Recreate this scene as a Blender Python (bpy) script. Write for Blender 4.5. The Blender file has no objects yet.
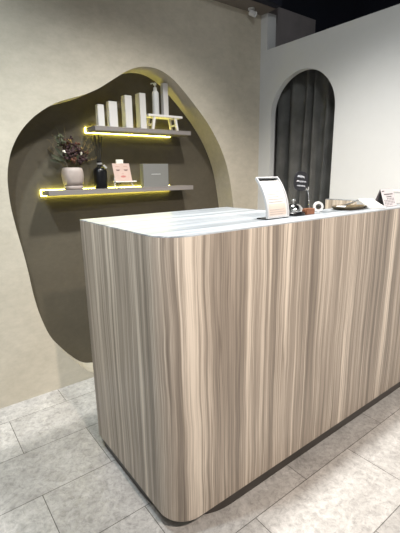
import bpy, bmesh, math, random
from mathutils import Vector, Matrix
from mathutils.geometry import tessellate_polygon
random.seed(7)
C = bpy.context.scene.collection
PI = math.pi

# ------------------------------------------------------------------ materials
def new_mat(name):
    m = bpy.data.materials.new(name); m.use_nodes = True
    nt = m.node_tree
    return m, nt, nt.nodes['Principled BSDF']
def plain(name, col, rough=.5, metal=0, spec=.5, bump=0, bscale=200, var=0, vscale=8):
    m, nt, b = new_mat(name)
    b.inputs['Base Color'].default_value = (*col, 1)
    b.inputs['Roughness'].default_value = rough
    b.inputs['Metallic'].default_value = metal
    b.inputs['Specular IOR Level'].default_value = spec
    geo = nt.nodes.new('ShaderNodeTexCoord')
    if var:
        n = nt.nodes.new('ShaderNodeTexNoise'); n.inputs['Scale'].default_value = vscale; n.inputs['Detail'].default_value = 6
        r = nt.nodes.new('ShaderNodeValToRGB')
        r.color_ramp.elements[0].position = .3; r.color_ramp.elements[1].position = .7
        r.color_ramp.elements[0].color = (*[c*(1-var) for c in col], 1)
        r.color_ramp.elements[1].color = (*[min(1, c*(1+var)) for c in col], 1)
        nt.links.new(geo.outputs['Object'], n.inputs['Vector']); nt.links.new(n.outputs['Fac'], r.inputs[0]); nt.links.new(r.outputs[0], b.inputs['Base Color'])
    if bump:
        n = nt.nodes.new('ShaderNodeTexNoise'); n.inputs['Scale'].default_value = bscale
        u = nt.nodes.new('ShaderNodeBump'); u.inputs['Strength'].default_value = bump; u.inputs['Distance'].default_value = .002
        nt.links.new(geo.outputs['Object'], n.inputs['Vector']); nt.links.new(n.outputs['Fac'], u.inputs['Height']); nt.links.new(u.outputs[0], b.inputs['Normal'])
    return m

def ramp(nt, stops):
    r = nt.nodes.new('ShaderNodeValToRGB'); e = r.color_ramp.elements
    e[0].position, e[0].color = stops[0][0], (*stops[0][1], 1)
    e[1].position, e[1].color = stops[-1][0], (*stops[-1][1], 1)
    for p, c in stops[1:-1]:
        q = e.new(p); q.color = (*c, 1)
    return r
def noise(nt, vec, scale, detail=4, rough=.5, dist=0):
    n = nt.nodes.new('ShaderNodeTexNoise')
    n.inputs['Scale'].default_value = scale; n.inputs['Detail'].default_value = detail
    n.inputs['Roughness'].default_value = rough; n.inputs['Distortion'].default_value = dist
    nt.links.new(vec, n.inputs['Vector']); return n
def mapping(nt, vec, loc=(0,0,0), scale=(1,1,1)):
    m = nt.nodes.new('ShaderNodeMapping'); m.inputs['Location'].default_value = loc; m.inputs['Scale'].default_value = scale
    nt.links.new(vec, m.inputs['Vector']); return m.outputs[0]
def mixc(nt, a, b, fac, mode='MIX'):
    x = nt.nodes.new('ShaderNodeMix'); x.data_type = 'RGBA'; x.blend_type = mode
    if isinstance(fac, (int, float)): x.inputs['Factor'].default_value = fac
    else: nt.links.new(fac, x.inputs['Factor'])
    for k, v in ((6, a), (7, b)):
        if isinstance(v, tuple): x.inputs[k].default_value = (*v, 1)
        else: nt.links.new(v, x.inputs[k])
    return x.outputs[2]

def plaster(name, lo, hi, scale=2.2, rough=.75, fine=.7):
    m, nt, b = new_mat(name)
    tc = nt.nodes.new('ShaderNodeTexCoord').outputs['Object']
    n1 = noise(nt, tc, scale, 8, .62, .4); n2 = noise(nt, mapping(nt, tc, scale=(.6,1,1)), scale*15, 6, .7)
    r = ramp(nt, [(.3, lo), (.7, hi)]); nt.links.new(n1.outputs['Fac'], r.inputs[0])
    r2 = ramp(nt, [(.35, (.86,.86,.86)), (.7, (1.06,1.06,1.06))]); nt.links.new(n2.outputs['Fac'], r2.inputs[0])
    c = mixc(nt, r.outputs[0], r2.outputs[0], fine, 'MULTIPLY')
    nt.links.new(c, b.inputs['Base Color']); b.inputs['Roughness'].default_value = rough
    u = nt.nodes.new('ShaderNodeBump'); u.inputs['Strength'].default_value = .12; u.inputs['Distance'].default_value = .003
    nt.links.new(n2.outputs['Fac'], u.inputs['Height']); nt.links.new(u.outputs[0], b.inputs['Normal'])
    return m

def wood(name, dark, mid, light, coarse=9., fine=75., along=.35, rough=.42, contrast=1.):
    """Striped laminate: u across the grain, v along it (metres, from the UV map)."""
    m, nt, b = new_mat(name)
    uv = nt.nodes.new('ShaderNodeUVMap').outputs[0]
    warp = noise(nt, mapping(nt, uv, scale=(3., 1.6, 1)), 1., 3, .5)
    w = nt.nodes.new('ShaderNodeVectorMath'); w.operation = 'MULTIPLY_ADD'
    nt.links.new(warp.outputs['Color'], w.inputs[0]); w.inputs[1].default_value = (.045, 0, 0)
    nt.links.new(uv, w.inputs[2]); v = w.outputs[0]
    a = noise(nt, mapping(nt, v, scale=(coarse, along, 1)), 1., 5, .62)
    bb = noise(nt, mapping(nt, v, scale=(coarse*3.1, along*1.2, 1), loc=(3,1,0)), 1., 4, .6)
    c = noise(nt, mapping(nt, v, scale=(fine, along*2.2, 1), loc=(7,2,0)), 1., 4, .7)
    d = noise(nt, mapping(nt, v, scale=(fine*2.4, 5, 1), loc=(1,5,0)), 1., 3, .7)
    def madd(x, k, add):
        q = nt.nodes.new('ShaderNodeMath'); q.operation = 'MULTIPLY_ADD'; nt.links.new(x, q.inputs[0]); q.inputs[1].default_value = k
        if isinstance(add, float): q.inputs[2].default_value = add
        else: nt.links.new(add, q.inputs[2])
        return q.outputs[0]
    f = madd(a.outputs['Fac'], .62*contrast, .5-.5*contrast*1.0)
    f = madd(bb.outputs['Fac'], .5*contrast, f); f = madd(c.outputs['Fac'], .46*contrast, f); f = madd(d.outputs['Fac'], .16*contrast, f)
    f = madd(f, 1., -.37*contrast)
    r = ramp(nt, [(.24, dark), (.40, tuple((x+y)/2 for x, y in zip(dark, mid))), (.52, mid), (.66, light)])
    nt.links.new(f, r.inputs[0])
    # thin dark veins
    e = noise(nt, mapping(nt, v, scale=(coarse*2.2, along*.8, 1), loc=(11,3,0)), 1., 2, .5)
    rv = ramp(nt, [(.485, (1,1,1)), (.5, (.62,.6,.58)), (.515, (1,1,1))]); nt.links.new(e.outputs['Fac'], rv.inputs[0])
    col = mixc(nt, r.outputs[0], rv.outputs[0], .75*contrast, 'MULTIPLY')
    nt.links.new(col, b.inputs['Base Color']); b.inputs['Roughness'].default_value = rough
    return m

def tile_floor():
    m, nt, b = new_mat('stone_tile')
    pos = nt.nodes.new('ShaderNodeNewGeometry').outputs['Position']
    v = mapping(nt, pos, loc=(.2955+.585*20, .085+.295*20, 0))
    br = nt.nodes.new('ShaderNodeTexBrick')
    br.offset = .5; br.offset_frequency = 2; br.squash = 1
    br.inputs['Scale'].default_value = 1; br.inputs['Brick Width'].default_value = .585; br.inputs['Row Height'].default_value = .295
    br.inputs['Mortar Size'].default_value = .0016; br.inputs['Mortar Smooth'].default_value = .1; br.inputs['Bias'].default_value = 0
    br.inputs['Color1'].default_value = (.84,.84,.84,1); br.inputs['Color2'].default_value = (1.06,1.06,1.06,1); br.inputs['Mortar'].default_value = (.26,.25,.24,1)
    nt.links.new(v, br.inputs['Vector'])
    n1 = noise(nt, pos, 5.0, 12, .72, 1.6); n2 = noise(nt, pos, 44, 8, .75, .6); n3 = noise(nt, pos, 7.5, 10, .7, 2.2)
    r1 = ramp(nt, [(.32, (.32,.308,.292)), (.5, (.41,.398,.38)), (.68, (.50,.488,.468))]); nt.links.new(n1.outputs['Fac'], r1.inputs[0])
    r2 = ramp(nt, [(.36, (.62,.62,.62)), (.52, (1,1,1)), (.7, (1.2,1.2,1.2))]); nt.links.new(n2.outputs['Fac'], r2.inputs[0])
    r3 = ramp(nt, [(.47, (1,1,1)), (.5, (1.25,1.25,1.25)), (.53, (1,1,1))]); nt.links.new(n3.outputs['Fac'], r3.inputs[0])
    c = mixc(nt, r1.outputs[0], r2.outputs[0], .8, 'MULTIPLY'); c = mixc(nt, c, r3.outputs[0], .6, 'MULTIPLY')
    c = mixc(nt, c, br.outputs['Color'], 1., 'MULTIPLY')
    nt.links.new(c, b.inputs['Base Color']); b.inputs['Roughness'].default_value = .38
    u = nt.nodes.new('ShaderNodeBump'); u.inputs['Strength'].default_value = .25; u.inputs['Distance'].default_value = .002; u.invert = True
    nt.links.new(br.outputs['Fac'], u.inputs['Height']); nt.links.new(u.outputs[0], b.inputs['Normal'])
    return m
def emit(name, col, s):
    m, nt, b = new_mat(name)
    b.inputs['Base Color'].default_value = (*col, 1)
    b.inputs['Emission Color'].default_value = (*col, 1); b.inputs['Emission Strength'].default_value = s
    return m
def acrylic():
    m = bpy.data.materials.new('clear_acrylic'); m.use_nodes = True; nt = m.node_tree; nt.nodes.clear()
    o = nt.nodes.new('ShaderNodeOutputMaterial'); mx = nt.nodes.new('ShaderNodeMixShader')
    t = nt.nodes.new('ShaderNodeBsdfTransparent'); t.inputs[0].default_value = (.93,.95,.95,1)
    g = nt.nodes.new('ShaderNodeBsdfGlossy'); g.inputs['Roughness'].default_value = .05
    f = nt.nodes.new('ShaderNodeFresnel'); f.inputs[0].default_value = 1.45
    nt.links.new(f.outputs[0], mx.inputs[0]); nt.links.new(t.outputs[0], mx.inputs[1]); nt.links.new(g.outputs[0], mx.inputs[2]); nt.links.new(mx.outputs[0], o.inputs[0])
    return m

M = {}
M['cement']  = plaster('beige_microcement', (.435,.394,.313), (.51,.467,.382), 2.0, .75, .75)
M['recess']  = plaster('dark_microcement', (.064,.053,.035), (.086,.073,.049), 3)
M['white_wall'] = plaster('white_paint', (.545,.555,.55), (.565,.575,.57), 1.2, .6, .12)
M['soffit']  = plain('taupe_soffit', (.16,.135,.115), .7, var=.08)
M['ceil']    = plain('navy_ceiling', (.008,.010,.020), .8, var=.1)
M['dark_wall'] = plain('dark_grey_wall', (.22,.20,.20), .8, var=.1)
M['floor']   = tile_floor()
M['wood']    = wood('grey_walnut_laminate', (.118,.096,.076), (.36,.307,.253), (.64,.565,.475), 12., 120., .3, .42, 1.25)
M['top']     = wood('cool_lit_laminate', (.10,.118,.13), (.30,.325,.35), (.56,.59,.62), 13., 40., .2, .32, 1.25)  # same laminate as the front, cool light on the top painted into its tint
M['edge']    = plain('pale_edge_banding', (.62,.61,.59), .4, var=.05)
M['plinth']  = plain('black_toe_kick', (.036,.030,.026), .35, var=.1)
M['shelf']   = wood('grey_shelf_laminate', (.13,.114,.105), (.19,.17,.158), (.25,.228,.213), 7., 50., .4, .45, .6)
M['led']     = emit('yellow_led', (1.0,.90,.16), 27.0)
M['carton']  = plain('white_carton', (.56,.54,.515), .5, var=.03)
M['white']   = plain('white_plastic', (.58,.58,.57), .35, var=.02)
M['whitewood'] = plain('white_painted_wood', (.66,.63,.60), .5, var=.04)
M['greybox'] = plain('grey_paperboard', (.155,.155,.145), .6, var=.04)
M['foil']    = plain('silver_print', (.55,.55,.54), .4, var=.02)
M['black']   = plain('black_glass', (.004,.004,.005), .28, 0, .3, var=.05)
M['blackmat']= plain('black_card', (.012,.013,.018), .6, var=.08)
M['reed']    = plain('black_reed', (.012,.010,.009), .7, var=.1)
M['tag']     = plain('grey_cord', (.22,.21,.20), .7, var=.1)
M['pot']     = plain('blush_ceramic', (.33,.275,.245), .55, bump=.2, bscale=90, var=.07, vscale=30)
M['stem']    = plain('dry_stem', (.10,.075,.035), .8, var=.2)
M['burgundy']= plain('burgundy_petal', (.026,.007,.007), .75, var=.35, vscale=60)
M['rust']    = plain('rust_petal', (.085,.030,.014), .8, var=.3, vscale=60)
M['leaf']    = plain('olive_leaf', (.055,.060,.030), .7, var=.3, vscale=40)
M['ochre']   = plain('ochre_bloom', (.20,.13,.04), .8, var=.25, vscale=50)
M['cream']   = plain('cream_bloom', (.62,.57,.48), .7, var=.1, vscale=50)
M['paper']   = plain('white_paper', (.52,.51,.50), .6, var=.01)
M['peach']   = plain('peach_print', (.52,.44,.385), .6, var=.03)
M['ink']     = plain('grey_print', (.27,.26,.25), .7, var=.02)
M['darkink'] = plain('dark_print', (.06,.055,.065), .7, var=.02)
M['chalk']   = plain('chalk_writing', (.62,.64,.68), .8, var=.05)
M['skin']    = plain('printed_skin', (.43,.31,.26), .5, var=.06, vscale=20)
M['skinlo']  = plain('printed_skin_tone', (.35,.215,.175), .5, var=.05)
M['lash']    = plain('printed_lash', (.10,.05,.045), .6, var=.05)
M['lips']    = plain('printed_lips', (.36,.12,.105), .5, var=.05)
M['acrylic'] = acrylic()
M['frost']   = plain('frosted_acrylic', (.42,.43,.44), .3, var=.03)
M['chrome']  = plain('chrome', (.80,.80,.80), .12, 1, var=.02)
M['blockwood'] = plain('red_brown_wood', (.19,.075,.035), .5, var=.2, vscale=40)
M['curtain'] = plain('charcoal_curtain', (.19,.192,.182), .9, bump=.4, bscale=260, var=.22, vscale=9)
M['tray']    = plain('olive_bronze', (.115,.085,.045), .4, .3, var=.15, vscale=20)
M['lilacpaper'] = plain('pale_card', (.54,.51,.525), .6, var=.02)
M['greypaper']  = plain('grey_card', (.16,.145,.15), .7, var=.05)

# ------------------------------------------------------------------ mesh helpers
def link(name, bm, mats, parent=None, smooth=None):
    bmesh.ops.recalc_face_normals(bm, faces=bm.faces)
    me = bpy.data.meshes.new(name); bm.to_mesh(me); bm.free()
    for m in (mats if isinstance(mats, (list, tuple)) else [mats]): me.materials.append(m)
    if smooth is not None:
        me.polygons.foreach_set('use_smooth', [True]*len(me.polygons)); me.set_sharp_from_angle(angle=math.radians(smooth))
    o = bpy.data.objects.new(name, me); C.objects.link(o)
    if parent: o.parent = parent
    return o
def thing(name, label, cat, loc, rz=0, group=None):
    o = bpy.data.objects.new(name, None); C.objects.link(o); o.empty_display_size = .03
    o.location = loc; o.rotation_euler = (0, 0, rz)
    return tag(o, label, cat, group)
def tag(o, label, cat, group=None):
    o['label'] = label; o['category'] = cat
    if group: o['group'] = group
    return o
def struct(name, bm, m, smooth=None):
    o = link(name, bm, m, None, smooth); o['kind'] = 'structure'; return o
def box(bm, x0, x1, y0, y1, z0, z1, bev=0, mi=0, mat=None):
    t = bmesh.new()
    bmesh.ops.create_cube(t, size=1)
    for v in t.verts: v.co = Vector((x0+(v.co.x+.5)*(x1-x0), y0+(v.co.y+.5)*(y1-y0), z0+(v.co.z+.5)*(z1-z0)))
    if bev: bmesh.ops.bevel(t, geom=list(t.edges), offset=bev, segments=2, profile=.6, affect='EDGES')
    for f in t.faces: f.material_index = mi
    if mat is not None: bmesh.ops.transform(t, matrix=mat, verts=t.verts)
    tmp = bpy.data.meshes.new('t'); t.to_mesh(tmp); t.free(); bm.from_mesh(tmp); bpy.data.meshes.remove(tmp)
    return bm
def lathe(bm, prof, n=32, c=(0,0,0), sq=0, mat=None):
    """prof: (r, z) list; sq>0 squares the plan a little."""
    rings = []
    for r, z in prof:
        ring = []
        for i in range(n):
            a = 2*PI*i/n; k = 1
            if sq: k = 1/((abs(math.cos(a))**(2+sq)+abs(math.sin(a))**(2+sq))**(1/(2+sq)))
            co = Vector((c[0]+r*k*math.cos(a), c[1]+r*k*math.sin(a), c[2]+z))
            if mat is not None: co = mat @ co
            ring.append(bm.verts.new(co))
        rings.append(ring)
    for a, b in zip(rings, rings[1:]):
        for i in range(n): bm.faces.new((a[i], a[(i+1) % n], b[(i+1) % n], b[i]))
    for rg in (rings[0], rings[-1]):
        try: bm.faces.new(rg)
        except ValueError: pass
    return bm
def tube(bm, pts, r0, r1=None, n=8):
    r1 = r0 if r1 is None else r1
    pts = [Vector(p) for p in pts]; rings = []
    for i, p in enumerate(pts):
        t = (pts[min(i+1, len(pts)-1)]-pts[max(i-1, 0)]).normalized()
        u = t.cross(Vector((.31, .87, .17))).normalized(); w = t.cross(u)
        r = r0+(r1-r0)*i/(len(pts)-1)
        rings.append([bm.verts.new(p+(u*math.cos(2*PI*k/n)+w*math.sin(2*PI*k/n))*r) for k in range(n)])
    for a, b in zip(rings, rings[1:]):
        for k in range(n): bm.faces.new((a[k], a[(k+1) % n], b[(k+1) % n], b[k]))
    bm.faces.new(rings[0]); bm.faces.new(rings[-1])
    return bm
def prism(bm, pts, d, z0, z1, mi=0):
    """extrude 2-D polygon pts; d(x, y, h) -> Vector"""
    a = [bm.verts.new(d(x, y, z0)) for x, y in pts]; b = [bm.verts.new(d(x, y, z1)) for x, y in pts]
    n = len(pts)
    fs = [bm.faces.new(a), bm.faces.new(b)]+[bm.faces.new((a[i], a[(i+1) % n], b[(i+1) % n], b[i])) for i in range(n)]
    for f in fs: f.material_index = mi
    return fs
def holed(bm, outer, hole, d, h, mi=0):
    """flat polygon with a hole, tessellated; returns nothing"""
    pts = outer+hole; vs = [bm.verts.new(d(x, y, h)) for x, y in pts]
    tri = tessellate_polygon([[Vector((x, y, 0)) for x, y in outer], [Vector((x, y, 0)) for x, y in hole]])
    for t in tri:
        try: f = bm.faces.new([vs[i] for i in t]); f.material_index = mi
        except ValueError: pass
    return vs
def smooth_closed(pts, n=6):
    out = []; N = len(pts)
    for i in range(N):
        p0, p1, p2, p3 = [Vector(pts[(i+k-1) % N]) for k in range(4)]
        for k in range(n):
            t = k/n
            q = .5*((2*p1)+(p2-p0)*t+(2*p0-5*p1+4*p2-p3)*t*t+(3*p1-p0-3*p2+p3)*t**3)
            out.append((q.x, q.y))
    return out
XZ = lambda x, z, y: Vector((x, y, z))
YZ = lambda y, z, x: Vector((x, y, z))
XY = lambda x, y, z: Vector((x, y, z))

# ------------------------------------------------------------------ the setting
YW, YN, XW = 1.249, 1.42, 1.634
bm = bmesh.new(); box(bm, -2.6, 3.3, -3.2, 1.6, -.06, 0); struct('floor', bm, M['floor'])

outline = [(1.383,.972),(1.334,1.216),(1.263,1.384),(1.166,1.524),(1.059,1.635),(.944,1.737),(.872,1.79),(.794,1.823),(.719,1.832),
 (.646,1.822),(.571,1.793),(.483,1.739),(.39,1.681),(.307,1.642),(.235,1.617),(.164,1.592),(.095,1.555),(.027,1.505),(-.035,1.44),(-.08,1.368),
 (-.107,1.299),(-.122,1.23),(-.127,1.157),(-.125,1.062),(-.111,.942),(-.095,.833),(-.082,.721),(-.070,.592),(-.049,.47),(-.012,.344),
 (.040,.252),(.088,.178),(.142,.105),(.205,.040),(.28,.010),(.40,.004),(.56,.03),(.74,.10),(.94,.18),(1.14,.29),(1.29,.45),(1.38,.64),(1.40,.82)]
hole = smooth_closed(outline, 4)
bm = bmesh.new()
holed(bm, [(-2.6,0),(XW,0),(XW,2.32),(-2.6,2.32)], hole, XZ, YW)
a = [bm.verts.new((x, YW, z)) for x, z in hole]; b = [bm.verts.new((x, YN+.02, z)) for x, z in hole]
for i in range(len(hole)): bm.faces.new((a[i], a[(i+1) % len(hole)], b[(i+1) % len(hole)], b[i]))
holed(bm, [(-2.6,0),(XW,0),(XW,2.32),(-2.6,2.32)], hole, XZ, YN+.02)
bmesh.ops.remove_doubles(bm, verts=bm.verts, dist=1e-5)
struct('wall_back', bm, M['cement'], 35)
bm = bmesh.new(); box(bm, -.4, 1.62, YN, YN+.06, -.0, 2.1); struct('wall_niche', bm, M['recess'])

# white partition with an arched opening
AC, AR, AS = .873, .262, 1.604
arch = [(AC+AR, 0)]+[(AC+AR*math.cos(PI*i/28), AS+AR*math.sin(PI*i/28)) for i in range(29)]+[(AC-AR, 0)]
PT, PY, TH = 2.052, 1.187, .045
poly = [(-3.2, 0), (-3.2, PT), (YW, PT), (YW, 0)]+arch
bm = bmesh.new()
tri = tessellate_polygon([[Vector((x, y, 0)) for x, y in poly]])
for xx in (XW, XW+TH):
    vs = [bm.verts.new((xx, y, z)) for y, z in poly]
    for t in tri:
        try: bm.faces.new([vs[i] for i in t])
        except ValueError: pass
    if xx == XW: va = vs
for i in range(len(poly)): bm.faces.new((va[i], va[(i+1) % len(poly)], vs[(i+1) % len(poly)], vs[i]))
struct('wall_right', bm, M['white_wall'], 35)
bm = bmesh.new(); box(bm, XW, XW+.085, PY, YW, PT+.0003, 2.285); struct('trim_3', bm, M['white_wall'])

# soffit above the back wall, open dark ceiling, the unlit space behind the partition
bm = bmesh.new(); box(bm, -2.6, XW, 1.113, YW, 2.284, 2.32); struct('trim_1', bm, M['soffit'])
bm = bmesh.new(); box(bm, -2.6, 3.3, -3.2, 1.6, 2.95, 3.0); struct('ceiling', bm, M['ceil'])
bm = bmesh.new(); box(bm, -2.6, XW-.001, 1.06, 1.112, 2.286, 2.95); struct('trim_2', bm, M['ceil'])
bm = bmesh.new(); box(bm, XW+.0855, 2.24, YW, YW+.05, 0, 2.375); struct('wall_inner', bm, M['dark_wall'])
bm = bmesh.new(); box(bm, 3.2, 3.25, -3.2, 1.6, 0, 2.95); struct('wall_far', bm, M['ceil'])
bm = bmesh.new(); box(bm, 1.0, 3.2, 1.52, 1.57, 0, 2.95); struct('wall_behind', bm, M['ceil'])

# ------------------------------------------------------------------ reception counter
HC, DC, XE, RC = 1.05, .637, 1.630, .10
def outer_path(off=0., r=RC):
    """plan outline from the back left corner round the front corner to the right end"""
    r = max(r-off, .01); s = []
    s += [(off, DC-off-(DC-r-2*off)*k/6) for k in range(7)]
    s += [(off+r-r*math.cos(PI/2*k/14), off+r-r*math.sin(PI/2*k/14)) for k in range(1, 15)]
    s += [(off+r+(XE-r-off)*k/8, off) for k in range(1, 9)]
    return s
INNER = [(XE, .615), (1.60, .615), (1.60, .205), (.78, .205), (.78, DC)]
def uv_walls(bm, path_u):
    uvl = bm.loops.layers.uv.verify()
    return uvl
ctr = thing('reception_counter', 'reception counter faced in vertical grey-brown striped laminate with rounded front corner', 'counter', (0,0,0))
front = outer_path()
def counter_body():
    bm = bmesh.new(); uvl = bm.loops.layers.uv.verify()
    path = front+INNER
    u = [0]
    for p, q in zip(path, path[1:]+path[:1]): u.append(u[-1]+math.dist(p, q))
    z0, z1 = .06, HC-.004
    lo = [bm.verts.new((x, y, z0)) for x, y in path]; hi = [bm.verts.new((x, y, z1)) for x, y in path]
    n = len(path)
    for i in range(n):
        j = (i+1) % n
        f = bm.faces.new((lo[i], lo[j], hi[j], hi[i]))
        for l, (uu, vv) in zip(f.loops, ((u[i], z0), (u[i+1], z0), (u[i+1], z1), (u[i], z1))): l[uvl].uv = (uu, vv)
    for ring in (lo, hi):
        f = bm.faces.new(ring)
        for l in f.loops: l[uvl].uv = (l.vert.co.y, l.vert.co.x)
    return bm
link('counter_body', counter_body(), M['wood'], ctr, 40)
def top_slab():
    bm = bmesh.new(); uvl = bm.loops.layers.uv.verify()
    path = front+INNER
    fs = prism(bm, path, XY, HC-.004, HC)
    for f in bm.faces:
        for l in f.loops: l[uvl].uv = (l.vert.co.y+l.vert.co.z, l.vert.co.x)
    return bm
link('countertop', top_slab(), M['top'], ctr, 40)
bm = bmesh.new()
kick = outer_path(.016, .26)
prism(bm, [(x, y) for x, y in kick]+[(XE, .58), (1.605, .58), (1.605, .19), (.75, .19), (.75, DC-.012)], XY, .0005, .0605)
link('toe_kick', bm, M['plinth'], ctr, 40)
bm = bmesh.new(); box(bm, .78, 1.60, .205, .632, .70, .725); link('desk_shelf', bm, M['edge'], ctr)

# ------------------------------------------------------------------ glowing shelves in the niche
def shelf(label, x0, x1, z0, z1, led1, below):
    t = thing('wall_shelf', label, 'shelf', (x0, YN, z0), 0, 'lit shelves in the wall niche')
    bm = bmesh.new(); uvl = bm.loops.layers.uv.verify()
    box(bm, 0, x1-x0, -.15, -.008, 0, z1-z0, .0015)
    for f in bm.faces:
        for l in f.loops: l[uvl].uv = (l.vert.co.y+l.vert.co.z*1.3, l.vert.co.x)
    link('shelf_board', bm, M['shelf'], t)
    bm = bmesh.new(); box(bm, -.0025, led1-x0, -.0075, -.0005, -below, z1-z0+.002, .001); l = link('led_strip', bm, M['led'], t); l['label'] = 'glowing yellow light strip'
    bm = bmesh.new(); box(bm, led1-x0+.002, x1-x0-.02, -.0078, -.0005, .004, z1-z0-.004); link('wall_cleat', bm, M['shelf'], t)
    return t
shelf('lower floating grey shelf with yellow strip light, holding vase and diffuser', .073, 1.032, 1.116, 1.143, .93, .0055)
shelf('upper floating grey shelf with yellow strip light, holding white cartons', .362, 1.022, 1.466, 1.491, .952, .0025)
ZL, ZU = 1.1432, 1.4912

# upper shelf: five cartons, riser, pump bottle
def carton(label, x0, x1, y0, d, z0, z1, rz=0, group='white cartons on the upper shelf'):
    t = thing('product_box', label, 'box', ((x0+x1)/2, y0+d/2, z0), rz, group)
    w = (x1-x0)/2; h = z1-z0
    bm = bmesh.new(); box(bm, -w, w, -d/2, d/2, 0, h*.93, .001); link('carton_body', bm, M['carton'], t)
    bm = bmesh.new(); box(bm, -w+.0003, w-.0003, -d/2+.0003, d/2-.0003, h*.93+.0004, h, .001); link('lid_flap', bm, M['carton'], t)
carton('shortest white carton at left end of upper shelf', .402, .440, 1.31, .034, ZU, 1.611)
carton('second-shortest white carton, second from left on upper shelf', .471, .523, 1.31, .036, ZU, 1.634)
carton('tall white carton, third from left on upper shelf', .575, .621, 1.31, .050, ZU, 1.676)
carton('tallest white carton standing on upper shelf, just left of small riser', .674, .715, 1.31, .055, ZU, 1.698)
ZR = 1.583
t = thing('display_riser', 'small white four-legged riser bench on right of upper shelf', 'stand', (.842, 1.343, ZU))
bm = bmesh.new(); box(bm, -.118, .135, -.045, .045, ZR-ZU-.014, ZR-ZU, .002); link('riser_top', bm, M['whitewood'], t)
for sx in (-1, 1):
    for sy in (-1, 1):
        bm = bmesh.new()
        prism(bm, [(sx*.078+.006-.008, ZR-ZU-.0145), (sx*.078+.006+.008, ZR-ZU-.0145), (sx*.092+.006+.007, 0), (sx*.092+.006-.007, 0)], XZ, sy*.034-.007, sy*.034+.007)
        link('leg', bm, M['whitewood'], t)
for sx in (-1, 1):
    bm = bmesh.new(); box(bm, sx*.085+.006-.005, sx*.085+.006+.005, -.0265, .0265, .03, .040); link('stretcher', bm, M['whitewood'], t)
carton('slim white carton on the riser bench beside pump bottle', .853, .889, 1.325, .032, ZR+.0002, 1.776)
t = thing('pump_bottle', 'white pump bottle standing on the riser bench', 'bottle', (.806, 1.345, ZR+.0002))
bm = bmesh.new(); lathe(bm, [(.0195,0),(.0215,.003),(.0215,.125),(.0195,.136),(.012,.145),(.0095,.147)], 28); link('bottle_body', bm, M['white'], t, 40)
bm = bmesh.new(); lathe(bm, [(.0115,.1472),(.0115,.162),(.008,.164),(.004,.1645),(.004,.176)], 20); link('pump_collar', bm, M['white'], t, 40)
bm = bmesh.new(); lathe(bm, [(.008,.1762),(.0095,.178),(.0095,.188),(.007,.190)], 20); tube(bm, [(-.004,0,.184),(-.02,-.002,.185),(-.032,-.003,.180)], .0042, .003); link('pump_head', bm, M['white'], t, 40)

# lower shelf: vase with dried flowers, diffuser, picture on easel, grey box
VX, VY = .237, 1.345
t = thing('flower_vase', 'squat rounded blush-white vase holding dried flowers on lower shelf', 'vase', (VX, VY, ZL))
bm = bmesh.new(); lathe(bm, [(.042,.0225),(.048,.026),(.0545,.045),(.0575,.075),(.056,.10),(.051,.117),(.044,.122),(.039,.121),(.038,.112),(.044,.09),(.044,.03)], 40, sq=.9); link('vase_body', bm, M['pot'], t, 50)
bm = bmesh.new(); lathe(bm, [(.044,0),(.048,.003),(.0495,.018),(.047,.022),(.040,.0222)], 40, sq=.9); link('vase_foot', bm, M['pot'], t, 50)
bq = thing('dried_bouquet', 'dark burgundy and olive dried flower bouquet in the blush vase', 'flowers', (VX, VY, ZL+.035))
bq.scale = (1.0, 1.0, 1.14)
def ball(bm, c, r, flat=1, sub=1, jitter=.25):
    t = bmesh.new(); bmesh.ops.create_icosphere(t, subdivisions=sub, radius=1)
    for v in t.verts:
        k = 1+random.uniform(-jitter, jitter)
        v.co = Vector(c)+Vector((v.co.x*r*k, v.co.y*r*k, v.co.z*r*k*flat))
    tmp = bpy.data.meshes.new('t'); t.to_mesh(tmp); t.free(); bm.from_mesh(tmp); bpy.data.meshes.remove(tmp)
def leafmesh(bm, p, dirv, L, W):
    d = Vector(dirv).normalized(); s = d.cross(Vector((random.uniform(-.4,.4),1,random.uniform(-.3,.3)))).normalized(); nrm = s.cross(d)
    prof = [(0,.1),(.25,.8),(.5,1),(.75,.65),(1,.05)]
    a = []; b = []; c = []
    for t_, w in prof:
        q = Vector(p)+d*L*t_+nrm*(.18*L*t_*t_)
        a.append(bm.verts.new(q+s*W*w)); b.append(bm.verts.new(q-s*W*w)); c.append(bm.verts.new(q+nrm*W*.3*w))
    for i in range(4):
        bm.faces.new((a[i], a[i+1], c[i+1], c[i])); bm.faces.new((c[i], c[i+1], b[i+1], b[i]))
def bstem(end, r=.0013):
    e = Vector(end); s = Vector((e.x*.18, max(-.02, min(.02, e.y*.18)), .0))
    m1 = s+Vector((e.x*.12, e.y*.12, .075)); m2 = m1.lerp(e, .55)+Vector((0,0,.008))
    bm = bmesh.new(); tube(bm, [s, m1, m2, e], r, r*.6, 6); link('stem', bm, M['stem'], bq, 60)
    return m1, m2, e
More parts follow.
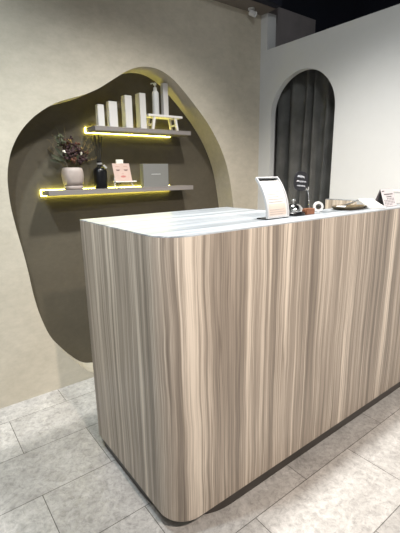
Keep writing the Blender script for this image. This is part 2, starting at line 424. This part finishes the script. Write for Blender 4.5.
# end points relative to the vase mouth (x across, y towards the room negative, z up)
blooms = [((-.02,-.02,.165),.020,'burgundy'),((.012,-.03,.150),.022,'burgundy'),((.045,-.02,.135),.020,'burgundy'),((.062,-.03,.118),.018,'burgundy'),
 ((-.03,-.03,.128),.018,'burgundy'),((.02,.0,.178),.018,'burgundy'),((-.012,.01,.198),.016,'rust'),((.078,-.01,.128),.014,'burgundy'),((.04,-.045,.105),.018,'burgundy'),
 ((.058,.0,.165),.012,'ochre'),((-.046,-.02,.20),.015,'leaf'),((-.05,.0,.225),.014,'leaf'),((.0,-.045,.112),.017,'rust'),((-.045,-.035,.150),.0085,'cream'),((.048,-.04,.143),.008,'cream'),((.018,-.045,.132),.0095,'rust'),
 ((.088,-.02,.150),.010,'rust'),((-.01,-.04,.20),.010,'ochre'),((-.035,.0,.175),.018,'burgundy'),((.03,-.035,.160),.016,'burgundy'),((.0,-.01,.215),.014,'burgundy'),((-.02,-.045,.14),.018,'burgundy'),((.07,.01,.145),.016,'burgundy'),((-.055,.0,.185),.013,'leaf'),((.045,.01,.19),.012,'rust')]
for p, r, m in blooms:
    bstem(p)
    bm = bmesh.new()
    for k in range(7):
        o = Vector((random.uniform(-1,1), random.uniform(-1,1), random.uniform(-.8,.8)))*r*.85
        ball(bm, Vector(p)+o, r*random.uniform(.42,.68), .8)
    link('blossom', bm, M[m], bq, 60)
for p, m in [((-.115,-.01,.20),'stem'),((-.125,.0,.165),'stem'),((-.09,.01,.235),'stem'),((-.02,.01,.265),'stem'),((.03,.01,.255),'leaf'),((.115,-.02,.19),'ochre'),((.10,.0,.21),'ochre'),((.14,-.02,.175),'ochre'),((-.105,-.02,.12),'leaf'),((-.06,.0,.255),'leaf'),((.07,.02,.22),'stem'),((.125,-.03,.115),'ochre')]:
    m1, m2, e = bstem(p, .001)
    bm = bmesh.new(); d = e-m2
    for k in range(6):
        q = m2.lerp(e, .25+.15*k); tube(bm, [q, q+Vector((random.uniform(-.012,.012), random.uniform(-.01,.01), random.uniform(.004,.018)))], .0011, .0005, 5)
    link('grass_plume', bm, M[m], bq, 60)
for p, d, L in [((-.04,-.01,.105),(-1,-.1,.45),.075),((-.035,.0,.125),(-.8,.1,.8),.07),((.04,-.02,.105),(1,-.2,.4),.055),((.03,.0,.13),(.7,.1,.9),.07),((-.02,-.03,.10),(-.5,-.5,.8),.055),((-.05,.01,.18),(-.5,0,1),.055),((.01,-.03,.10),(.2,-.7,.7),.05),((-.045,.0,.105),(-1,0,.1),.07)]:
    bm = bmesh.new(); leafmesh(bm, p, d, L, .009); link('leaf', bm, M['leaf'], bq, 60)

t = thing('reed_diffuser', 'black reed diffuser bottle with dark reeds between vase and picture easel', 'diffuser', (.402, 1.343, ZL))
bm = bmesh.new(); lathe(bm, [(.030,0),(.036,.003),(.0375,.008),(.0375,.098),(.035,.108),(.026,.120),(.015,.127),(.0135,.135),(.0135,.150),(.015,.152),(.015,.156),(.010,.156),(.0095,.13)], 32, sq=.6); link('diffuser_bottle', bm, M['black'], t, 40)
bm = bmesh.new(); lathe(bm, [(.0145,.1362),(.0165,.139),(.0165,.146),(.0145,.149)], 20); link('neck_cord', bm, M['tag'], t, 40)
bm = bmesh.new(); box(bm, -.006, .006, -.001, .001, -.026, 0, .0003, 0, Matrix.Translation((.016,-.0215,.136)) @ Matrix.Rotation(-.55, 4, 'Y') @ Matrix.Rotation(-.5, 4, 'X')); link('neck_tag', bm, M['tag'], t, 40)
for dx, dy, h in [(-.034,.01,.30),(-.022,-.012,.305),(-.008,.012,.30),(.004,-.008,.31),(.014,.006,.305),(.024,-.004,.30),(.032,.010,.295)]:
    bm = bmesh.new(); tube(bm, [(dx*.1, dy*.2, .10), (dx*.22, dy*.3, .156), (dx, dy, h)], .0022, .0022, 6); link('reed', bm, M['reed'], t, 60)

# picture card on a little white easel
EX, EY = .535, 1.315
t = thing('display_easel', 'little white wooden easel holding the printed face card', 'easel', (EX, EY, ZL))
tilt = math.atan2(.032, .105)
for sx in (-1, 1):
    bm = bmesh.new(); tube(bm, [(sx*.062-.004, -.018, 0), (sx*.044-.004, .012, .085), (sx*.018-.004, .028, .150)], .0042, .0036, 8); link('leg', bm, M['whitewood'], t, 50)
bm = bmesh.new(); tube(bm, [(-.004, .062, 0), (-.004, .036, .150)], .004, .004, 8); link('leg', bm, M['whitewood'], t, 50)
bm = bmesh.new(); box(bm, -.066, .076, -.030, -.002, .034, .0405, .0015); link('ledge', bm, M['whitewood'], t)
bm = bmesh.new(); box(bm, -.026, .022, .026, .036, .135, .168, .0055); link('top_block', bm, M['whitewood'], t)
t = thing('picture_card', 'card printed with a pink face close-up, leaning on little white easel', 'picture', (EX-.004, EY-.018, ZL+.0415))
R_ = Matrix.Rotation(-tilt, 4, 'X')
bm = bmesh.new(); box(bm, -.056, .056, 0, .003, 0, .108, .0004, 0, R_); link('card_sheet', bm, M['skin'], t)
def disc(bm, cx, cz, rx, rz_, y, mi=0, n=18, a0=0, a1=2*PI, mat=None):
    pts = [(cx+rx*math.cos(a0+(a1-a0)*i/n), cz+rz_*math.sin(a0+(a1-a0)*i/n)) for i in range(n+(a1-a0 < 6))]
    fs = prism(bm, pts, lambda x, z, yy: (mat or Matrix()) @ Vector((x, yy, z)), y-.0003, y, mi)
bm = bmesh.new()
disc(bm, .002, .052, .047, .051, -.0003, 0, 32, mat=R_)
for s in (-1, 1):
    disc(bm, s*.026, .070, .014, .008, -.0008, 1, 14, PI, 2*PI, R_)      # closed eyes with lashes
    disc(bm, s*.026, .086, .016, .005, -.0008, 3, 14, 0, PI, R_)         # brows
disc(bm, .002, .046, .007, .004, -.0008, 3, 14, PI, 2*PI, R_)
disc(bm, .002, .027, .017, .0065, -.0008, 2, 20, mat=R_)
f_ = link('printed_face', bm, [M['skin'], M['lash'], M['lips'], M['skinlo']], t)

t = thing('gift_box', 'flat grey presentation box with small silver print at right of lower shelf', 'box', (.7615, 1.30+.021, ZL))
bm = bmesh.new(); box(bm, -.0925, .0925, -.021, .021, 0, .142, .0015); link('box_body', bm, M['greybox'], t)
bm = bmesh.new()
for i in range(9): box(bm, -.034+i*.0075, -.034+i*.0075+.0045, -.0222, -.0215, .076, .0805)
link('silver_lettering', bm, M['foil'], t)

# ------------------------------------------------------------------ curtain behind the arch
t = thing('archway_curtain', 'charcoal pleated curtain hanging in the arched opening', 'curtain', (XW+.155, AC, 0))
bm = bmesh.new(); N = 170; cols = []
ZS = [.02, .5, 1.0, 1.4, 1.7, 1.95]
def fold(s):
    return .062*math.sin(s*58+1.6*math.sin(s*11))+.012*math.sin(s*27+1)+.005*math.sin(s*131)-(-.045)*math.exp(-((s+.035)/.016)**2)
for i in range(N+1):
    s = -.40+.80*i/N
    cols.append([bm.verts.new((fold(s)*(1-.12*k), s+.012*math.sin(s*30+k*.5), z)) for k, z in enumerate(ZS)])
for a, b in zip(cols, cols[1:]):
    for k in range(len(ZS)-1): bm.faces.new((a[k], b[k], b[k+1], a[k+1]))
bmesh.ops.solidify(bm, geom=list(bm.faces), thickness=.003)
link('pleated_fabric', bm, M['curtain'], t, 60)
bm = bmesh.new(); tube(bm, [(0, -.46, 1.97), (0, .372, 1.97)], .012, .012, 12); link('curtain_rod', bm, M['plinth'], t, 60)

# small spotlight fixed to the soffit
t = thing('ceiling_spotlight', 'small white spotlight under the soffit above the back wall', 'spotlight', (1.49, 1.20, 2.2838))
bm = bmesh.new(); lathe(bm, [(.022,0),(.022,-.008),(.006,-.010),(.006,-.022)], 18); link('mount', bm, M['white'], t, 40)
bm = bmesh.new(); lathe(bm, [(.012,-.018),(.018,-.014),(.018,.030),(.016,.030),(.014,.022)], 18, mat=Matrix.Translation((0,-.006,-.030)) @ Matrix.Rotation(2.1, 4, 'X') @ Matrix.Rotation(.3, 4, 'Y')); link('lamp_head', bm, M['white'], t, 40)

# ------------------------------------------------------------------ things on the counter
ZC = HC+.0003
# curved acrylic sign holder
t = thing('sign_holder', 'curved clear acrylic sign holder with white price sheet on counter', 'sign', (.5685, .102, ZC), .0)
def curve_yz(s):       # s 0..1 up the face; stands upright at the foot, leans back at the top
    a = s*.80; Rr = .196
    return (Rr*(1-math.cos(a))*1.05, .004+Rr*math.sin(a)*1.04)
def curved(bm, x0, x1, s0, s1, off, th, n=14, mi=0):
    g = []
    for i in range(n+1):
        s = s0+(s1-s0)*i/n; y, z = curve_yz(s); y2, z2 = curve_yz(s+.01); tz = Vector((0, y2-y, z2-z)).normalized(); nr = Vector((0, -tz.z, tz.y))
        g.append([bm.verts.new(Vector((x, y, z))+nr*o) for x, o in ((x0, off), (x1, off), (x1, off-th), (x0, off-th))])
    for a, b in zip(g, g[1:]):
        for k in range(4):
            f = bm.faces.new((a[k], a[(k+1) % 4], b[(k+1) % 4], b[k])); f.material_index = mi
    for r in (g[0], g[-1]): bm.faces.new(r).material_index = mi
W_ = .060
bm = bmesh.new(); curved(bm, -W_+.0052, W_-.0052, 0, 1, 0, .003); link('back_panel', bm, M['acrylic'], t, 40)
bm = bmesh.new(); curved(bm, -W_, -W_+.005, 0, 1, .0065, .0095); curved(bm, W_-.005, W_, 0, 1, .0065, .0095); curved(bm, -W_+.005, W_-.005, 0, .03, .0065, .006, 3); curved(bm, -W_+.005, W_-.005, .975, 1, .0065, .006, 3)
link('frame_edge', bm, M['frost'], t, 40)
bm = bmesh.new(); box(bm, -W_, W_, -.004, .050, 0, .0035, .001); link('foot', bm, M['acrylic'], t)
bm = bmesh.new(); curved(bm, -W_+.007, W_-.0055, .032, .90, .002, .001); ps = link('paper_sheet', bm, M['paper'], t, 40)
bm = bmesh.new()
for i, (s, xa, xb, mi) in enumerate([(.82,-.018,.018,0),(.76,-.042,.042,0),(.72,-.042,.030,0),(.66,-.042,.042,0),(.60,-.042,.036,0),(.54,-.042,.042,0),(.48,-.042,.020,0),(.42,-.042,.042,0),(.36,-.042,.034,0),(.18,-.042,.038,0),(.13,-.042,.042,0),(.08,-.042,.030,0)]):
    curved(bm, xa, xb, s, s+.010, .0026, .0005, 1, mi)
curved(bm, -.046, .046, .06, .32, .0024, .0003, 5, 1)
link('printed_text', bm, [M['ink'], M['peach']], ps)

# service bell
t = thing('service_bell', 'silver-domed call bell on black base beside acrylic sign', 'bell', (.716, .150, ZC))
bm = bmesh.new(); lathe(bm, [(.046,0),(.049,.002),(.049,.009),(.045,.013),(.020,.014)], 36); link('bell_base', bm, M['black'], t, 40)
bm = bmesh.new(); lathe(bm, [(.040,.0145),(.0405,.017),(.038,.027),(.030,.038),(.018,.045),(.006,.048)], 36); link('bell_dome', bm, M['chrome'], t, 60)
bm = bmesh.new(); lathe(bm, [(.003,.0475),(.003,.055),(.008,.056),(.009,.060),(.006,.063),(.002,.0635)], 18); link('push_button', bm, M['chrome'], t, 60)

# memo clip on a wooden block holding the black card
t = thing('memo_clip_stand', 'red-brown wooden block clip stand with wire, beside call bell', 'holder', (.775, .118, ZC))
bm = bmesh.new(); box(bm, -.025, .025, -.013, .013, 0, .024, .0012); link('wood_block', bm, M['blockwood'], t)
bm = bmesh.new(); tube(bm, [(.004,0,.0235),(.003,.001,.05),(-.003,.001,.08),(-.012,.0,.103)], .0011, .0011, 8); link('wire', bm, M['chrome'], t, 60)
bm = bmesh.new(); box(bm, -.019, -.011, -.006, .005, .098, .112, .001); link('clip_jaw', bm, M['chrome'], t)
t = thing('chalk_card', 'black card with white handwriting held up by memo clip', 'card', (.719, .118, ZC+.135), 0)
K_ = Matrix.Rotation(.10, 4, 'Y')
bm = bmesh.new()
pts = [(.043*math.copysign(abs(math.cos(a))**.75, math.cos(a)), .038*math.copysign(abs(math.sin(a))**.75, math.sin(a))) for a in [2*PI*i/28 for i in range(28)]]
prism(bm, pts, lambda x, z, y: K_ @ Vector((x, y, z)), -.0012, .0012); cs = link('card_sheet', bm, M['blackmat'], t)
bm = bmesh.new()
def scribble(bm, x0, x1, z, amp, n, w, y, mat):
    pts = [(x0+(x1-x0)*i/n, z+(amp if i % 2 else -amp)*random.uniform(.5,1)) for i in range(n+1)]
    tube(bm, [mat @ Vector((x, y, zz)) for x, zz in pts], w, w, 5)
scribble(bm, -.026, .016, .017, .0045, 10, .0014, -.0022, K_)
scribble(bm, -.028, .028, -.001, .0032, 16, .0014, -.0022, K_)
scribble(bm, -.024, .026, -.018, .0032, 14, .0014, -.0022, K_)
link('white_handwriting', bm, M['chalk'], t, 60)

# tape roll
t = thing('tape_roll', 'small white tape roll standing on edge right of wooden clip block', 'tape', (.897, .160, ZC+.0216), -.75)
Q_ = Matrix.Rotation(PI/2, 4, 'X')
bm = bmesh.new()
def ring(bm, ro, ri, h):
    n = 36; g = []
    for i in range(n):
        a = 2*PI*i/n; g.append([bm.verts.new(Q_ @ Vector((r*math.cos(a), r*math.sin(a), z))) for r, z in ((ro,-h),(ro,h),(ri,h),(ri,-h))])
    for i in range(n):
        for k in range(4): bm.faces.new((g[i][k], g[(i+1) % n][k], g[(i+1) % n][(k+1) % 4], g[i][(k+1) % 4]))
ring(bm, .0215, .0125, .009); link('tape_winding', bm, M['white'], t, 40)
bm = bmesh.new(); ring(bm, .0123, .0105, .0092); link('tape_core', bm, M['greypaper'], t, 40)

# cash tray with card and pen
t = thing('cash_tray', 'shallow dark bronze oval tray on counter holding pen', 'tray', (1.085, .128, ZC))
bm = bmesh.new()
n = 40; prof = [(.70,0),(.86,.002),(1,.015),(.97,.0155),(.84,.0045),(.66,.0035)]
rings = []
for k, z in prof:
    rg = []
    for i in range(n):
        a = 2*PI*i/n; ex = .6
        rg.append(bm.verts.new((.088*k*math.copysign(abs(math.cos(a))**ex, math.cos(a)), .058*k*math.copysign(abs(math.sin(a))**ex, math.sin(a)), z)))
    rings.append(rg)
for a, b in zip(rings, rings[1:]):
    for i in range(n): bm.faces.new((a[i], a[(i+1) % n], b[(i+1) % n], b[i]))
bm.faces.new(rings[0]); bm.faces.new(rings[-1])
link('tray_dish', bm, M['tray'], t, 50)
o = thing('ballpoint_pen', 'silver pen lying across the bronze tray', 'pen', (1.085, .128, ZC))
bm = bmesh.new(); tube(bm, [(-.035,.022,.0095),(.072,-.004,.036)], .0042, .0042, 10); link('pen_barrel', bm, M['chrome'], o, 50)
bm = bmesh.new(); tube(bm, [(-.035,.022,.0095),(-.045,.024,.0080)], .0038, .0012, 10); link('pen_tip', bm, M['greypaper'], o, 50)
o = thing('paper_slip', 'small folded white paper slip lying in the bronze tray', 'paper', (1.045, .14, ZC+.0052), .3)
bm = bmesh.new(); prism(bm, [(-.028,0),(0,.010),(.03,.001),(.03,.002),(0,.0115),(-.028,.001)], XZ, -.02, .02); link('folded_sheet', bm, M['paper'], o)

# white wedge shaped card reader
t = thing('card_reader', 'white wedge-shaped card reader sloping down beside the tent calendar', 'card reader', (1.20, .085, ZC), -.55)
bm = bmesh.new(); prism(bm, [(-.062,0),(-.062,.008),(.060,.040),(.066,.036),(.066,0)], lambda y, z, x: Vector((x, y, z)), -.038, .038)
bmesh.ops.bevel(bm, geom=list(bm.edges), offset=.002, segments=2, affect='EDGES'); link('reader_body', bm, M['white'], t, 40)
bm = bmesh.new(); sl = math.atan2(.032, .122)
box(bm, -.026, .026, .005, .045, .0012, .0022, .0003, 0, Matrix.Translation((0,0,.0242)) @ Matrix.Rotation(sl, 4, 'X')); link('screen', bm, M['foil'], t)

# tent calendar
t = thing('tent_calendar', 'tent-shaped desk calendar with printed grid at right end of counter', 'calendar', (1.331, .086, ZC), 0)
def panel(bm, p0, p1, x0, x1, th):
    d = (Vector(p1)-Vector(p0)); nrm = Vector((-d.y, d.x)).normalized()*th
    prism(bm, [tuple(p0), tuple(p1), tuple(Vector(p1)+nrm), tuple(Vector(p0)+nrm)], lambda y, z, x: Vector((x, y, z)), x0, x1)
F0, F1, B0 = (-.029, .001), (0, .084), (.029, .001)
bm = bmesh.new(); panel(bm, F0, F1, -.058, .058, .0015); link('front_panel', bm, M['lilacpaper'], t)
bm = bmesh.new(); panel(bm, F1, B0, -.058, .058, .0015); link('rear_panel', bm, M['greypaper'], t)
bm = bmesh.new(); box(bm, -.058, .058, -.029, .029, 0, .0009); link('base_panel', bm, M['greypaper'], t)
bm = bmesh.new(); dv = Vector((F1[0]-F0[0], F1[1]-F0[1])); nv = Vector((-dv.y, dv.x)).normalized()
def ink(u0, u1, v0, v1, th=.0005):
    a = Vector(F0)+dv*v0; b = Vector(F0)+dv*v1
    prism(bm, [tuple(a+nv*.0016), tuple(b+nv*.0016), tuple(b+nv*(.0016+th)), tuple(a+nv*(.0016+th))], lambda y, z, x: Vector((x, y, z)), u0, u1)
ink(-.052, -.030, .84, .89); ink(-.038, .042, .66, .71); ink(-.022, .026, .52, .56)
for r in range(5):
    for c in range(7):
        if not (r == 0 and c < 2 or r == 4 and c > 4): ink(-.047+c*.014, -.047+c*.014+.007, .41-r*.085, .45-r*.085)
link('printed_grid', bm, M['darkink'], t)

t = thing('tissue_box', 'white lidded box at far right edge of counter behind calendar', 'box', (1.56, .135, ZC), 0)
bm = bmesh.new(); box(bm, -.052, .052, -.045, .045, 0, .058, .002); link('box_body', bm, M['foil'], t)
bm = bmesh.new(); box(bm, -.054, .054, -.047, .047, .0583, .068, .002); link('lid', bm, M['white'], t)

# ------------------------------------------------------------------ light
def spot(name, loc, target, power, col, angle=120, blend=.8, radius=.05):
    l = bpy.data.lights.new(name, 'SPOT'); l.energy = power; l.color = col; l.spot_size = math.radians(angle); l.spot_blend = blend; l.shadow_soft_size = radius
    o = bpy.data.objects.new(name, l); C.objects.link(o); o.location = loc
    o.rotation_euler = (Vector(target)-Vector(loc)).to_track_quat('-Z', 'Y').to_euler()
    return o
cool = (.91, .97, 1.0); warm = (1.0, .86, .75)
spot('downlight_or_fill', (-.53, .20, 2.72), (-.42, .75, 0), 78, (.84,.945,1.0), 112, .9)
spot('downlight_or_fill', (.70, .24, 2.72), (.40, .18, 0), 165, (1,.975,.935), 116, .9, .07)
spot('downlight_or_fill', (-.05, -1.9, 2.72), (.95, 0, .40), 225, warm, 62, .9)  # unseen fill spot, placed and aimed to brighten the counter front
spot('downlight_or_fill', (-1.0, -1.9, 2.72), (1.634, .10, 1.35), 68, (.93,.97,1), 66, .9)  # unseen fill spot, aimed across the room to lift partition and curtain
spot('downlight_or_fill', (-.95, -1.1, 2.72), (-.32, 1.249, .35), 95, (.95,.985,1), 56, 1)  # fill spot added to brighten the lower left of the back wall
w = bpy.data.worlds.new('room_ambient'); bpy.context.scene.world = w; w.use_nodes = True
w.node_tree.nodes['Background'].inputs[0].default_value = (1, .98, .95, 1); w.node_tree.nodes['Background'].inputs[1].default_value = .18

# ------------------------------------------------------------------ camera
R = [[0.795689, -0.605488, -0.016259], [-0.155542, -0.178313, -0.971602], [0.585394, 0.775622, -0.23606]]
CL = Vector((-0.54796, -0.88435, 1.2229))
cam = bpy.data.cameras.new('camera'); co = bpy.data.objects.new('camera', cam); C.objects.link(co)
rx, ry, rz_ = Vector(R[0]), -Vector(R[1]), -Vector(R[2])
mw = Matrix((rx, ry, rz_)).transposed().to_4x4(); mw.translation = CL
co.matrix_world = mw
cam.sensor_fit = 'HORIZONTAL'; cam.sensor_width = 36; cam.lens = 384.255*36/400; cam.clip_start = .02
sc = bpy.context.scene; sc.camera = co
sc.view_settings.view_transform = 'Standard'; sc.view_settings.look = 'None'; sc.view_settings.gamma = 1; sc.view_settings.exposure = .82
sc.view_settings.use_curve_mapping = False
